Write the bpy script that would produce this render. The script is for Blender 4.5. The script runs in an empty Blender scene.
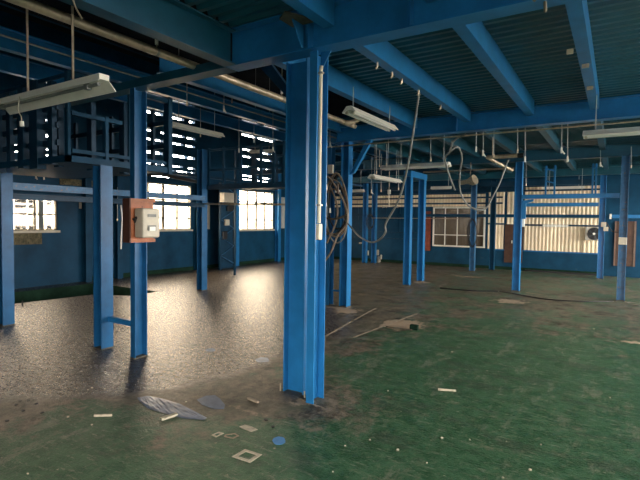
import bpy, bmesh, math, random
from mathutils import Vector, Matrix
random.seed(7)
COL = bpy.context.scene.collection
SC = bpy.context.scene

# ---------------------------------------------------------------- camera
F, YAW, PITCH, ROLL, H = 472.75, math.radians(32.13), math.radians(-2.333), math.radians(.764), 1.5
fw = Vector((-math.sin(YAW)*math.cos(PITCH), math.cos(YAW)*math.cos(PITCH), math.sin(PITCH)))
rt0 = Vector((math.cos(YAW), math.sin(YAW), 0)); up0 = rt0.cross(fw)
RT = math.cos(ROLL)*rt0 + math.sin(ROLL)*up0
UP = -math.sin(ROLL)*rt0 + math.cos(ROLL)*up0
CAM = Vector((0, 0, H))
cd = bpy.data.cameras.new('camera'); cam = bpy.data.objects.new('camera', cd); COL.objects.link(cam)
cd.sensor_fit = 'HORIZONTAL'; cd.sensor_width = 36; cd.lens = F/640*36; cd.clip_start = .05; cd.clip_end = 200
cam.matrix_world = Matrix(((RT.x, UP.x, -fw.x, CAM.x), (RT.y, UP.y, -fw.y, CAM.y), (RT.z, UP.z, -fw.z, CAM.z), (0, 0, 0, 1)))
SC.camera = cam

def at(px, py, ax, v):
    """where a sight line meets the plane axis = v (used to measure real positions)"""
    d = (px-320)/F*RT + (240-py)/F*UP + fw
    return CAM + d*((v-CAM['xyz'.index(ax)])/d['xyz'.index(ax)])

# ---------------------------------------------------------------- materials
def newmat(name):
    m = bpy.data.materials.new(name); m.use_nodes = True
    nt = m.node_tree; b = nt.nodes['Principled BSDF']
    return m, nt, b
def noise(nt, scale, detail=4, rough=.6, vec=None, sc=None):
    n = nt.nodes.new('ShaderNodeTexNoise'); n.inputs['Scale'].default_value = scale
    n.inputs['Detail'].default_value = detail; n.inputs['Roughness'].default_value = rough
    if vec is None:
        g = nt.nodes.new('ShaderNodeNewGeometry'); vec = g.outputs['Position']
    if sc:
        mp = nt.nodes.new('ShaderNodeMapping'); mp.inputs['Scale'].default_value = sc
        nt.links.new(vec, mp.inputs['Vector']); vec = mp.outputs['Vector']
    nt.links.new(vec, n.inputs['Vector'])
    return n.outputs['Fac']
def ramp(nt, fac, stops):
    r = nt.nodes.new('ShaderNodeValToRGB'); e = r.color_ramp.elements
    while len(e) < len(stops): e.new(.5)
    for k, (p, c) in enumerate(stops):
        e[k].position = p; e[k].color = (c if len(c) == 4 else (*c, 1)) if not isinstance(c, (int, float)) else (c, c, c, 1)
    nt.links.new(fac, r.inputs['Fac']); return r.outputs['Color']
def mix(nt, fac, a, b):
    m = nt.nodes.new('ShaderNodeMix'); m.data_type = 'RGBA'
    for s, v in ((m.inputs[0], fac), (m.inputs[6], a), (m.inputs[7], b)):
        if isinstance(v, (int, float)): s.default_value = v
        elif isinstance(v, tuple): s.default_value = (*v, 1)
        else: nt.links.new(v, s)
    return m.outputs[2]
def bump(nt, b, h, strength, dist=.01):
    n = nt.nodes.new('ShaderNodeBump'); n.inputs['Strength'].default_value = strength; n.inputs['Distance'].default_value = dist
    nt.links.new(h, n.inputs['Height']); nt.links.new(n.outputs['Normal'], b.inputs['Normal'])
def plain(name, col, rough=.5, metal=0, var=.25, scale=6, bmp=.15, dirt=None, dirt_at=.62):
    m, nt, b = newmat(name)
    f = noise(nt, scale, 5)
    lo = tuple(c*(1-var) for c in col); hi = tuple(min(1, c*(1+var)) for c in col)
    c = ramp(nt, f, [(.3, lo), (.7, hi)])
    if dirt:
        g = noise(nt, scale*2.3, 6, .7)
        c = mix(nt, ramp(nt, g, [(dirt_at, 0), (dirt_at+.08, 1)]), c, dirt)
    nt.links.new(c, b.inputs['Base Color'])
    b.inputs['Roughness'].default_value = rough; b.inputs['Metallic'].default_value = metal
    if bmp: bump(nt, b, noise(nt, scale*5, 3), bmp, .003)
    return m
M = {}
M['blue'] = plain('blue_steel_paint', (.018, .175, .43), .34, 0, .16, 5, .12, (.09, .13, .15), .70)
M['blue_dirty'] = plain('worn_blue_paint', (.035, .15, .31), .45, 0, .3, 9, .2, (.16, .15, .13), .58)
M['ceilblue_shaded'] = plain('shaded_blue_ceiling_paint', (.008, .080, .14), .42, 0, .18, 5, .12)  # the same steel blue with the ceiling shade put into its colour
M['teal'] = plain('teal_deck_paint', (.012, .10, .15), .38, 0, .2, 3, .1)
M['navy'] = plain('dark_blue_paint', (.010, .045, .09), .42, 0, .25, 4, .15, (.06, .07, .075), .66)
M['wallblue'] = plain('blue_wall_paint', (.007, .055, .115), .5, 0, .25, 2.2, .3, (.07, .11, .13), .66)
M['cream'] = plain('cream_corrugated_sheet', (.95, .76, .54), .5, 0, .12, 3, .05, (.45, .33, .2), .68)
M['white'] = plain('white_enamel', (.90, .87, .78), .35, 0, .06, 10, .03)
M['tube'] = plain('white_tube_glass', (.85, .84, .8), .2, 0, .02, 10, 0)
M['beige'] = plain('beige_plastic', (.55, .50, .40), .45, 0, .1, 12, .05, (.3, .25, .18), .7)
M['galv'] = plain('dull_galvanised_pipe', (.50, .41, .30), .35, .5, .25, 14, .1)
M['pole'] = plain('cream_conduit', (.80, .70, .52), .4, 0, .06, 14, .03)
M['black'] = plain('black_rubber', (.012, .013, .015), .45, 0, .2, 20, .05)
M['hose'] = plain('grey_hose', (.20, .21, .20), .5, 0, .2, 20, .05)
M['tan'] = plain('tan_cable', (.20, .16, .12), .5, 0, .25, 20, .05)
M['roof'] = plain('dark_roof_boards', (.02, .024, .03), .9, 0, .3, 3, .2)
M['wood'] = plain('orange_brown_board', (.33, .10, .035), .5, 0, .35, 7, .2, (.05, .02, .015), .62)
M['wood_shaded'] = plain('shaded_board_side', (.07, .025, .015), .6, 0, .3, 7, .2)
M['wire'] = plain('grey_wire', (.40, .42, .42), .5, 0, .1, 14, 0)
M['brown'] = plain('dark_brown_door', (.075, .035, .022), .5, 0, .3, 7, .1)
M['pink'] = plain('pale_pink_trim', (.17, .11, .085), .5, 0, .15, 7, .1)
M['ply'] = plain('mouldy_plywood', (.15, .125, .07), .8, 0, .5, 14, .3, (.04, .05, .03), .52)
M['paper'] = plain('old_paper', (.5, .45, .36), .8, 0, .1, 20, 0)
M['pit'] = plain('dark_green_pit_paint', (.012, .035, .022), .85, 0, .4, 5, .2)
M['rust'] = plain('rusty_stained_steel', (.11, .10, .075), .7, .2, .5, 9, .3, (.25, .12, .05), .6)
M['panel'] = plain('brown_backed_pane', (.10, .075, .05), .2, 0, .15, 2, .02)
M['redb'] = plain('red_brown_sheet', (.25, .055, .03), .5, 0, .4, 8, .2)
M['bluemark'] = plain('light_blue_paint_spot', (.07, .26, .55), .5, 0, .12, 20, .1)
M['bluestain'] = plain('slate_blue_stain', (.10, .15, .24), .35, 0, .4, 14, .3)
M['chip'] = plain('pale_debris', (.55, .50, .38), .8, 0, .3, 30, .3)
M['concrete'] = plain('bare_concrete', (.33, .27, .20), .8, 0, .35, 14, .4)
M['asphalt'] = plain('dark_asphalt', (.05, .05, .05), .9, 0, .2, 3, .1)
M['bounce'] = plain('pale_bounce_slab', (.42, .41, .38), .9, 0, .1, 1, 0)
M['outwall'] = plain('pale_backdrop', (.85, .82, .76), .9, 0, .05, 1, 0)
M['fence'] = plain('dark_outdoor_board', (.045, .043, .04), .9, 0, .1, 5, 0)
M['fanblade'] = plain('dark_fan_blade', (.04, .045, .05), .4, 0, .1, 5, 0)
M['blue_shaded'] = plain('shaded_blue_paint', (.012, .105, .26), .38, 0, .2, 5, .12, (.05, .08, .1), .68)  # copy of the blue steel paint, darkened to carry the posts' shade
M['tan_light'] = plain('dusty_tan_metal', (.32, .27, .19), .5, 0, .4, 25, .1)
M['slat'] = plain('grey_outdoor_board', (.5, .5, .48), .8, 0, .1, 5, 0)

for k_, v_ in (('pit', .1), ('blue_shaded', .3), ('wallblue', .15), ('navy', .2), ('blue', .35), ('roof', .05)): M[k_].node_tree.nodes['Principled BSDF'].inputs['Specular IOR Level'].default_value = v_
m, nt, b = newmat('window_glass'); nt.nodes.remove(b)
t = nt.nodes.new('ShaderNodeBsdfTransparent'); t.inputs[0].default_value = (.95, .88, .78, 1)
g = nt.nodes.new('ShaderNodeBsdfGlossy'); g.inputs['Roughness'].default_value = .05
x = nt.nodes.new('ShaderNodeMixShader'); x.inputs[0].default_value = .05
nt.links.new(t.outputs[0], x.inputs[1]); nt.links.new(g.outputs[0], x.inputs[2]); nt.links.new(x.outputs[0], nt.nodes['Material Output'].inputs[0])
M['glass'] = m

# floor: worn green paint over brown grey concrete, wear painted as a map on the floor itself
m, nt, b = newmat('worn_green_floor')
a = nt.nodes.new('ShaderNodeVertexColor'); a.layer_name = 'wear'
sep = nt.nodes.new('ShaderNodeSeparateColor'); nt.links.new(a.outputs[0], sep.inputs[0])
n1 = noise(nt, 1.7, 8, .68); n2 = noise(nt, 7, 10, .78); n3 = noise(nt, 30, 5, .7)
ns = noise(nt, 4, 10, .8, sc=(1.0, .35, 1))
def mth(op, p, q):
    k = nt.nodes.new('ShaderNodeMath'); k.operation = op
    for s, v in zip(k.inputs, (p, q)):
        if isinstance(v, (int, float)): s.default_value = v
        else: nt.links.new(v, s)
    return k.outputs[0]
green = mix(nt, ramp(nt, n2, [(.44, 0), (.56, 1)]), (.034, .10, .048), (.068, .16, .085))
green = mix(nt, ramp(nt, ns, [(.54, 0), (.60, .8)]), green, (.17, .20, .14))
green = mix(nt, ramp(nt, noise(nt, 16, 9, .8, sc=(.35, 1.5, 1)), [(.55, 0), (.60, .6)]), green, (.24, .26, .19))
green = mix(nt, ramp(nt, noise(nt, 19, 9, .8), [(.56, 0), (.60, .6)]), green, (.02, .07, .035))
green = mix(nt, ramp(nt, noise(nt, 2.3, 9, .75, sc=(.5, 1.2, 1)), [(.53, 0), (.60, .6)]), green, (.06, .085, .06))
green = mix(nt, ramp(nt, noise(nt, 11, 7, .8), [(.56, 0), (.66, .7)]), green, (.21, .22, .15))
brown = mix(nt, ramp(nt, n2, [(.42, 0), (.60, 1)]), (.10, .09, .065), (.24, .205, .155))
brown = mix(nt, ramp(nt, ns, [(.5, 0), (.65, .6)]), brown, (.07, .10, .065))
brown = mix(nt, ramp(nt, noise(nt, 3.1, 9, .75), [(.52, 0), (.60, .8)]), brown, (.035, .03, .024))
wear = mth('ADD', sep.outputs[0], mth('MULTIPLY', mth('SUBTRACT', n1, .5), 1.5))
wear = mth('ADD', wear, mth('MULTIPLY', mth('SUBTRACT', n2, .5), 1.2))
base = mix(nt, ramp(nt, wear, [(.40, 0), (.62, 1)]), green, brown)
sand = mth('ADD', sep.outputs[1], mth('MULTIPLY', mth('SUBTRACT', n2, .5), 1.6))
base = mix(nt, ramp(nt, sand, [(.5, 0), (.62, 1)]), base, (.42, .33, .24))
speck = ramp(nt, noise(nt, 24, 3, .6), [(.69, 0), (.72, .8)])
base = mix(nt, speck, base, (.34, .33, .24))
nt.links.new(base, b.inputs['Base Color'])
rg = ramp(nt, mth('ADD', mth('MULTIPLY', n1, .5), mth('MULTIPLY', n2, .5)), [(.40, .30), (.60, .48)])
bare = ramp(nt, mth('ADD', sep.outputs[2], mth('ADD', mth('MULTIPLY', mth('SUBTRACT', n1, .5), 1.1), mth('MULTIPLY', mth('SUBTRACT', n2, .5), .8))), [(.38, 0), (.60, 1)])
gritty = ramp(nt, noise(nt, 26, 5, .75), [(.38, (.045, .036, .028)), (.62, (.20, .16, .12))])
gritty = mix(nt, ramp(nt, n2, [(.46, .75), (.60, 0)]), gritty, (.045, .038, .03))
base = mix(nt, bare, base, gritty)
nt.links.new(base, b.inputs['Base Color'])
rr = mix(nt, bare, mth('ADD', rg, mth('MULTIPLY', sep.outputs[1], .25)), ramp(nt, noise(nt, 34, 4, .7), [(.38, .20), (.62, .38)]))
nt.links.new(rr, b.inputs['Roughness'])
gl = ramp(nt, noise(nt, 15, 7, .75, sc=(.8, 1, 1)), [(.42, .18), (.58, 1.0)])
gl = mix(nt, ramp(nt, n1, [(.38, .3), (.50, 0)]), gl, (.08, .08, .08))
nt.links.new(mix(nt, bare, (.13, .13, .13), gl), b.inputs['Specular IOR Level'])
hgt = mth('ADD', mth('ADD', mth('MULTIPLY', n2, .5), mth('MULTIPLY', n3, .5)), mth('MULTIPLY', noise(nt, 60, 3, .6), .4))
bump(nt, b, hgt, .7, .012)
M['floor'] = m

# ---------------------------------------------------------------- mesh helpers
class MB:
    def __init__(s): s.bm = bmesh.new()
    def box(s, x0, y0, z0, x1, y1, z1, rot=None, org=None):
        vs = [Vector((x, y, z)) for x in (x0, x1) for y in (y0, y1) for z in (z0, z1)]
        if rot: vs = [org + rot @ (v-org) for v in vs]
        v = [s.bm.verts.new(p) for p in vs]
        for f in ((0,1,3,2), (4,6,7,5), (0,4,5,1), (2,3,7,6), (0,2,6,4), (1,5,7,3)): s.bm.faces.new([v[i] for i in f])
        return s
    def prism(s, pts, vec):
        """closed polygon pts extruded by vec"""
        vec = Vector(vec); a = [s.bm.verts.new(Vector(p)) for p in pts]; b = [s.bm.verts.new(Vector(p)+vec) for p in pts]
        s.bm.faces.new(a); s.bm.faces.new(b[::-1]); n = len(pts)
        for i in range(n): s.bm.faces.new((a[i], a[(i+1) % n], b[(i+1) % n], b[i]))
        return s
    def tube(s, pts, r, n=8, caps=True):
        pts = [Vector(p) for p in pts]; rings = []
        up = Vector((0, 0, 1)); prev = None
        for i, p in enumerate(pts):
            d = (pts[min(i+1, len(pts)-1)]-pts[max(i-1, 0)]).normalized()
            u = prev if prev else (up if abs(d.z) < .9 else Vector((1, 0, 0)))
            u = (u-d*u.dot(d)).normalized(); prev = u; w = d.cross(u)
            rr = r[i] if isinstance(r, (list, tuple)) else r
            rings.append([s.bm.verts.new(p+(u*math.cos(2*math.pi*k/n)+w*math.sin(2*math.pi*k/n))*rr) for k in range(n)])
        for a, b in zip(rings, rings[1:]):
            for k in range(n): s.bm.faces.new((a[k], a[(k+1) % n], b[(k+1) % n], b[k]))
        if caps: s.bm.faces.new(rings[0][::-1]); s.bm.faces.new(rings[-1])
        return s
    def build(s, name, mat, parent=None, smooth=False, bevel=0):
        bmesh.ops.recalc_face_normals(s.bm, faces=s.bm.faces)
        me = bpy.data.meshes.new(name); s.bm.to_mesh(me); s.bm.free()
        me.materials.append(M[mat] if isinstance(mat, str) else mat)
        if smooth:
            for p in me.polygons: p.use_smooth = True
            me.set_sharp_from_angle(angle=math.radians(40))
        o = bpy.data.objects.new(name, me); COL.objects.link(o)
        if parent:
            o.parent = parent; o.matrix_parent_inverse = Matrix.Translation(-parent.location)
        if bevel:
            k = o.modifiers.new('bevel', 'BEVEL'); k.width = bevel; k.segments = 2; k.limit_method = 'ANGLE'
        return o
def tag(o, label, cat, group=None):
    o['label'] = label; o['category'] = cat
    if group: o['group'] = group
    return o
def thing(name, loc, label, cat, group=None):
    o = bpy.data.objects.new(name, None); o.location = loc; COL.objects.link(o); o.empty_display_size = .1
    return tag(o, label, cat, group)
def struct(o): o['kind'] = 'structure'; return o
def smoothcurve(pts, n=6):
    P = [Vector(p) for p in pts]; out = []
    for i in range(len(P)-1):
        p0, p1, p2, p3 = P[max(i-1, 0)], P[i], P[i+1], P[min(i+2, len(P)-1)]
        for k in range(n):
            t = k/n
            out.append(.5*((2*p1)+(p2-p0)*t+(2*p0-5*p1+4*p2-p3)*t*t+(3*p1-p0-3*p2+p3)*t**3))
    return out+[P[-1]]

def hpoly(w, d, tf, tw, flanges='x'):
    """H outline centred on 0: flanges facing +-x ('x') or +-y ('y'); w is the size across the flanges, d along the flange"""
    a, b_, c = w/2, d/2, tw/2
    p = [(-a, -b_), (-a+tf, -b_), (-a+tf, -c), (a-tf, -c), (a-tf, -b_), (a, -b_), (a, b_), (a-tf, b_), (a-tf, c), (-a+tf, c), (-a+tf, b_), (-a, b_)]
    return p if flanges == 'x' else [(y, x) for x, y in p]
def upoly(w, d, t, side):
    """channel outline w (x) by d (y); side = the side that is open"""
    a, b_ = w/2, d/2
    if side == '+x': return [(-a, -b_), (a, -b_), (a, -b_+t), (-a+t, -b_+t), (-a+t, b_-t), (a, b_-t), (a, b_), (-a, b_)]
    if side == '-y': return [(-a, -b_), (-a+t, -b_), (-a+t, b_-t), (a-t, b_-t), (a-t, -b_), (a, -b_), (a, b_), (-a, b_)]

def post(name, x, y, z1, label, w=.15, d=.15, mat='blue', fl='x', plate=True, group=None, z0=0):
    t = thing(name, (x, y, z0), label, 'column', group)
    MB().prism([(x+p, y+q, z0+(.012 if plate else 0)) for p, q in hpoly(w, d, .012, .009, fl)], (0, 0, z1-z0-.012)).build('post_shaft', mat, t)
    if plate:
        MB().box(x-w/2-.008, y-d/2-.008, z0, x+w/2+.008, y+d/2+.008, z0+.012).build('base_plate', 'rust' if mat != 'navy' else 'navy', t)
    return t

def beam(name, axis, a0, a1, c, z0, h, w, label, mat='blue', cat='beam', group=None, kind='H', stiff=()):
    """rolled beam along axis from a0 to a1, centred at c across, bottom at z0"""
    tf, tw = .011, .008
    if kind == 'H':
        pr = [(-w/2, 0), (w/2, 0), (w/2, tf), (tw/2, tf), (tw/2, h-tf), (w/2, h-tf), (w/2, h), (-w/2, h), (-w/2, h-tf), (-tw/2, h-tf), (-tw/2, tf), (-w/2, tf)]
    elif kind == 'C':    # channel open towards the negative side
        pr = [(-w/2, 0), (w/2, 0), (w/2, h), (-w/2, h), (-w/2, h-tf), (w/2-tw, h-tf), (w/2-tw, tf), (-w/2, tf)]
    else:
        pr = [(-w/2, 0), (w/2, 0), (w/2, h), (-w/2, h)]
    if axis == 'x':
        pts = [(a0, c+p, z0+q) for p, q in pr]; vec = (a1-a0, 0, 0); loc = (a0, c, z0)
    else:
        pts = [(c+p, a0, z0+q) for p, q in pr]; vec = (0, a1-a0, 0); loc = (c, a0, z0)
    if not stiff:
        o = MB().prism([Vector(p)-Vector(loc) for p in pts], vec).build(name, mat); o.location = loc
        return tag(o, label, cat, group)
    t = thing(name, loc, label, cat, group)
    MB().prism(pts, vec).build('rolled_section', mat, t)
    for s in stiff:
        MB().box(s-.005, c-w/2+.005, z0+tf, s+.005, c-tw/2, z0+h-tf).build('stiffener_plate', mat, t)
    return t

# ---------------------------------------------------------------- setting
XL, YB, XR, YF, ZR = -10.55, 16.1, 5.0, -2.6, 5.6
PIT = [(-10.1, 2.6), (-8.9, 2.6), (-8.62, 5.4), (-7.95, 5.75), (-7.95, 6.42), (-10.1, 6.42)]
def inpoly(x, y, P):
    c = False
    for i in range(len(P)):
        (x1, y1), (x2, y2) = P[i], P[i-1]
        if (y1 > y) != (y2 > y) and x < (x2-x1)*(y-y1)/(y2-y1)+x1: c = not c
    return c
def g2(x, y, cx, cy, sx, sy, a=0):
    dx, dy = x-cx, y-cy; c, s = math.cos(a), math.sin(a)
    u, v = dx*c+dy*s, -dx*s+dy*c
    return math.exp(-(u/sx)**2-(v/sy)**2)
def wear_at(x, y):
    w = .35
    w += .62/(1+math.exp((x+3.3+.10*y)*2.0))                 # worn bare towards the left
    w += .42*g2(x, y, -2.9, 2.95, 1.1, .55, .25) + .35*g2(x, y, -2.1, 3.3, .5, .35)
    w += .15/(1+math.exp((5.6-y)*1.0))                        # and towards the back
    w += .30*g2(x, y, -3.2, 5.6, .9, 1.6) + .15*g2(x, y, -.8, 10, 1.3, 1.2)
    w -= .34*g2(x, y, -1.0, 5.0, 1.5, 1.8) + .30*g2(x, y, -2.9, 1.5, .9, .55) + .25*g2(x, y, -1.5, 2.3, .8, .5)
    w -= .35*g2(x, y, -3.4, 2.25, .45, .2)
    return max(0, min(1, w))
def sand_at(x, y):
    s = .9*g2(x, y, -2.62, 6.45, .38, .42) + .8*g2(x, y, -3.95, 6.9, .5, .4) + .62*g2(x, y, -2.12, 3.2, .22, .16)
    s += .75*g2(x, y, .25, 7.25, .35, .12) + .6*g2(x, y, -1.7, 9.6, .55, .45) + .6*g2(x, y, -1.5, 11.0, .4, .12, -.1) + .6*g2(x, y, .4, 10.9, .3, .2)
    s += .55*g2(x, y, -3.6, 13.3, 1.0, .25) + .6*g2(x, y, -4.1, 11.3, .35, .3) + .4*g2(x, y, -2.5, 2.8, .5, .2)
    return min(1.1, s*1.25)
def bare_at(x, y):
    edge = -3.95 if y < 1.9 else -3.95+(y-1.9)*.75 if y < 2.9 else -3.2+(y-2.9)*.06 if y < 5.5 else -3.05-(y-5.5)*.72
    a = 1/(1+math.exp(max(-30, min(30, (x-edge)*5))))
    return a/(1+math.exp((1.75-y)*4))
fb = bmesh.new()
outer = [(XL-.15, YF-.15), (XR+.15, YF-.15), (XR+.15, YB+.15), (XL-.15, YB+.15)]
ed = []
for loop in (outer, PIT):
    vs = [fb.verts.new((x, y, 0)) for x, y in loop]
    ed += [fb.edges.new((vs[i], vs[(i+1) % len(vs)])) for i in range(len(vs))]
bmesh.ops.triangle_fill(fb, use_beauty=True, edges=ed)
for ax, lo, hi, st in ((0, XL, XR, .2), (1, YF, YB, .2)):
    v = lo+st
    while v < hi:
        co = Vector((v, 0, 0)) if ax == 0 else Vector((0, v, 0)); no = Vector((1, 0, 0)) if ax == 0 else Vector((0, 1, 0))
        bmesh.ops.bisect_plane(fb, geom=fb.verts[:]+fb.edges[:]+fb.faces[:], plane_co=co, plane_no=no, dist=1e-5); v += st
for f_ in fb.faces:
    if f_.normal.z < 0: f_.normal_flip()
me = bpy.data.meshes.new('floor'); fb.to_mesh(me); fb.free()
ca = me.color_attributes.new('wear', 'FLOAT_COLOR', 'POINT')
for i, v in enumerate(me.vertices):
    ca.data[i].color = (wear_at(v.co.x, v.co.y), sand_at(v.co.x, v.co.y), bare_at(v.co.x, v.co.y), 1)
me.materials.append(M['floor'])
floor = struct(bpy.data.objects.new('floor', me)); COL.objects.link(floor)
# pit walls and bottom
pb = MB(); n = len(PIT)
lo = [pb.bm.verts.new((x, y, -.45)) for x, y in PIT]; hi = [pb.bm.verts.new((x, y, 0)) for x, y in PIT]
pb.bm.faces.new(lo)
for i in range(n): pb.bm.faces.new((lo[i], lo[(i+1) % n], hi[(i+1) % n], hi[i]))
struct(pb.build('floor_pit', 'pit'))

# left wall: piers, sill wall, window holes, louvre boards above
WIN = [(3.95, 5.80, 1.21, 1.93), (7.75, 9.70, 1.20, 2.46), (11.77, 13.60, 1.17, 2.48)]
w = MB()
T = .14
w.box(XL-T, YF, -.45, XL, YB, 1.17)
ys = [YF]
for y0, y1, z0, z1 in WIN:
    w.box(XL-T, ys[-1], 1.17, XL, y0, 2.55)
    w.box(XL-T, y0, 1.17, XL, y1, z0); w.box(XL-T, y0, z1, XL, y1, 2.55); ys.append(y1)
w.box(XL-T, ys[-1], 1.17, XL, YB, 2.55)
slits = [(2.63, 2.67), (2.83, 2.87), (2.95, 3.00), (3.23, 3.31), (3.58, 3.64), (3.81, 3.87), (4.28, 4.36), (4.74, 4.80)]
bays = [(4.9, 5.9), (7.75, 9.85), (11.9, 13.9)]
z = 2.55
for s0, s1 in slits: w.box(XL-T, YF, z, XL, YB, s0); z = s1
w.box(XL-T, YF, z, XL, YB, ZR)
k = 0
for s0, s1 in slits:
    yy = YF
    for b0, b1 in bays:
        if b0 < 5 and s0 > 4: continue
        w.box(XL-T, yy, s0, XL, b0, s1)
        y = b0; k += 1
        while y < b1-.3:
            y += random.uniform(.5, 1.1); w.box(XL-T, y, s0, XL, y+random.choice((.03, .05, .08, .2)), s1)
        yy = b1
    w.box(XL-T, yy, s0, XL, YB, s1)
struct(w.build('wall_left', 'wallblue'))
# light blue painted dado is the same wall; dark skirting band along its foot
struct(MB().box(XL, 6.5, 0, XL+.012, YB, .11).build('baseboard_left', 'pit'))
struct(MB().box(XL, YB-.012, 0, -.3, YB, .10).build('baseboard_back', 'pit'))

def window_left(i, y0, y1, z0, z1, cols, rows):
    xf = XL-.03
    f = MB(); fr = .03
    f.box(xf-.04, y0, z0, xf+.02, y1, z0+fr); f.box(xf-.04, y0, z1-fr, xf+.02, y1, z1)
    f.box(xf-.04, y0, z0, xf+.02, y0+fr, z1); f.box(xf-.04, y1-fr, z0, xf+.02, y1, z1)
    o = struct(f.build('window_%d' % i, 'rust' if i == 1 else 'beige'))
    b_ = MB()
    for c in range(1, cols):
        y = y0+(y1-y0)*c/cols; t_ = .034 if c*2 == cols else .020
        b_.box(xf-.03, y-t_, z0+fr, xf+.01, y+t_, z1-fr)
    for z in rows:
        b_.box(xf-.028, y0+fr, z-.016, xf+.008, y1-fr, z+.016)
    b_.build('glazing_bar', 'rust', o)
    MB().box(xf-.014, y0+fr, z0+fr, xf-.010, y1-fr, z1-fr).build('pane', 'glass', o)
    MB().box(XL-.005, y0-.04, z0-.05, XL+.05, y1+.04, z0).build('window_sill', 'beige', o)
window_left(1, *WIN[0], 4, (1.56,))
window_left(2, *WIN[1], 4, (1.52, 2.02))
window_left(3, *WIN[2], 4, (1.50, 2.10))
# boards standing outside the first window
for k, px in enumerate((17.5, 23.5, 31, 41, 49)):
    y = at(px, 214, 'x', XL-1.18).y
    o = MB().box(XL-1.2, y-.055, -1.0, XL-1.16, y+.055, 1.93).build('fence_board', 'fence')
    tag(o, ['leftmost', 'second from left', 'middle', 'fourth from left', 'rightmost'][k]+' grey board seen outside the far left window', 'fence board', 'grey boards outside the left window')

# back wall
w = MB()
w.box(XL, YB, 0, -.30, YB+.14, .64); w.box(XL, YB, .64, -.30, YB+.14, ZR)
w.box(-.30, YB, 0, XR, YB+.14, ZR)
struct(w.build('wall_back', 'wallblue'))
def corrugated(name, x0, x1, z0, z1, y, mat, pitch=.105, amp=.024):
    """vertical ribs"""
    m_ = MB(); nn = int((x1-x0)/pitch*4); pts = []
    for i in range(nn+1):
        x = x0+(x1-x0)*i/nn; pts.append((x, y-.004-amp*(1 if i % 4 in (1, 2) else 0)))
    back = [(x1, y), (x0, y)]
    m_.prism([(px, py, z0) for px, py in pts+back], (0, 0, z1-z0))
    return m_.build(name, mat)
def sheet(x0, x1, z0, z1, label, mat='cream'):
    o = corrugated('corrugated_sheet', x0, x1, z0, z1, YB-.001, mat); tag(o, label, 'wall sheet', 'corrugated sheets on the back wall'); return o
sheet(-2.50, -.36, .66, 2.64, 'wide cream corrugated wall sheet beside the exhaust fan')
sheet(-3.60, -3.10, .66, 2.62, 'narrow cream corrugated sheet right of the white framed window')
sheet(-3.02, -2.60, 1.47, 2.62, 'short cream corrugated sheet above the dark brown cabinet door')
sheet(-5.75, -3.70, 2.04, 2.46, 'low cream corrugated strip directly above the white framed window')
sheet(-9.6, -5.85, 2.04, 2.46, 'long cream corrugated strip high on the dark blue panelled wall')
# dark rails (girts) across the sheets
for x0, x1, z, lab in ((-9.6, -3.15, 2.31, 'dark rail between the cream strips above the framed window'), (-9.6, -3.15, 2.12, 'lower dark rail just above the white framed window'),
                       (-3.62, -3.06, 1.45, 'short dark rail on the narrow cream sheet'), (-2.52, -.45, 1.43, 'thin dark rail across the wide cream sheet'),
                       (-2.55, -.34, 2.50, 'dark shelf rail high on the wide cream sheet')):
    beam('wall_rail', 'x', x0, x1, YB-.055, z, .05, .06, lab, 'navy', 'rail', kind='box')
beam('wall_rail', 'x', -9.8, -.34, YB-.10, 1.69, .095, .07, 'long blue wall rail running across window and cream sheets', 'wallblue', 'rail', kind='box')
beam('wall_rail', 'x', -.14, 2.5, YB-.06, 1.69, .095, .07, 'blue wall rail above the brown double door', 'blue', 'rail', kind='box')
beam('wall_girder', 'x', -9.8, -2.6, YB-.14, 2.50, .16, .12, 'dark blue girder along the back wall above the window', 'navy', 'beam', kind='box')
# ledge where the dado ends
struct(MB().box(-3.6, YB-.03, .62, -.34, YB, .655).build('trim_1', 'blue'))
struct(MB().box(-10.4, YB-.03, .86, -5.9, YB, .90).build('trim_2', 'navy'))
struct(MB().box(-10.4, YB-.03, 1.10, -5.9, YB, 1.13).build('trim_3', 'navy'))
for i, x in enumerate((-9.6, -9.0, -8.4, -7.8, -7.25, -6.7, -6.2)):
    struct(MB().box(x-.02, YB-.03, 1.13, x+.02, YB, 2.02).build('trim_%d' % (4+i), 'wallblue'))
# back window: white frame, brown panes
o = MB(); x0, x1, z0, z1 = -5.45, -3.68, .67, 2.03; fr = .05
for a_ in ((x0, z0, x1, z0+fr), (x0, z1-fr, x1, z1), (x0, z0+fr, x0+fr, z1-fr), (x1-fr, z0+fr, x1, z1-fr)): o.box(a_[0], YB-.05, a_[1], a_[2], YB, a_[3])
wo = struct(o.build('window_4', 'white'))
bb = MB()
for x in (-5.02, -4.60, -4.14): bb.box(x-.014, YB-.04, z0+fr, x+.014, YB-.005, z1-fr)
bb.box(x0+fr, YB-.038, 1.06, x1-fr, YB-.004, 1.085)
bb.build('glazing_bar', 'white', wo)
corr = corrugated('pane', x0+fr, x1-fr, z0+fr, z1-fr, YB-.003, 'panel', .05, .006); corr.parent = wo
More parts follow.
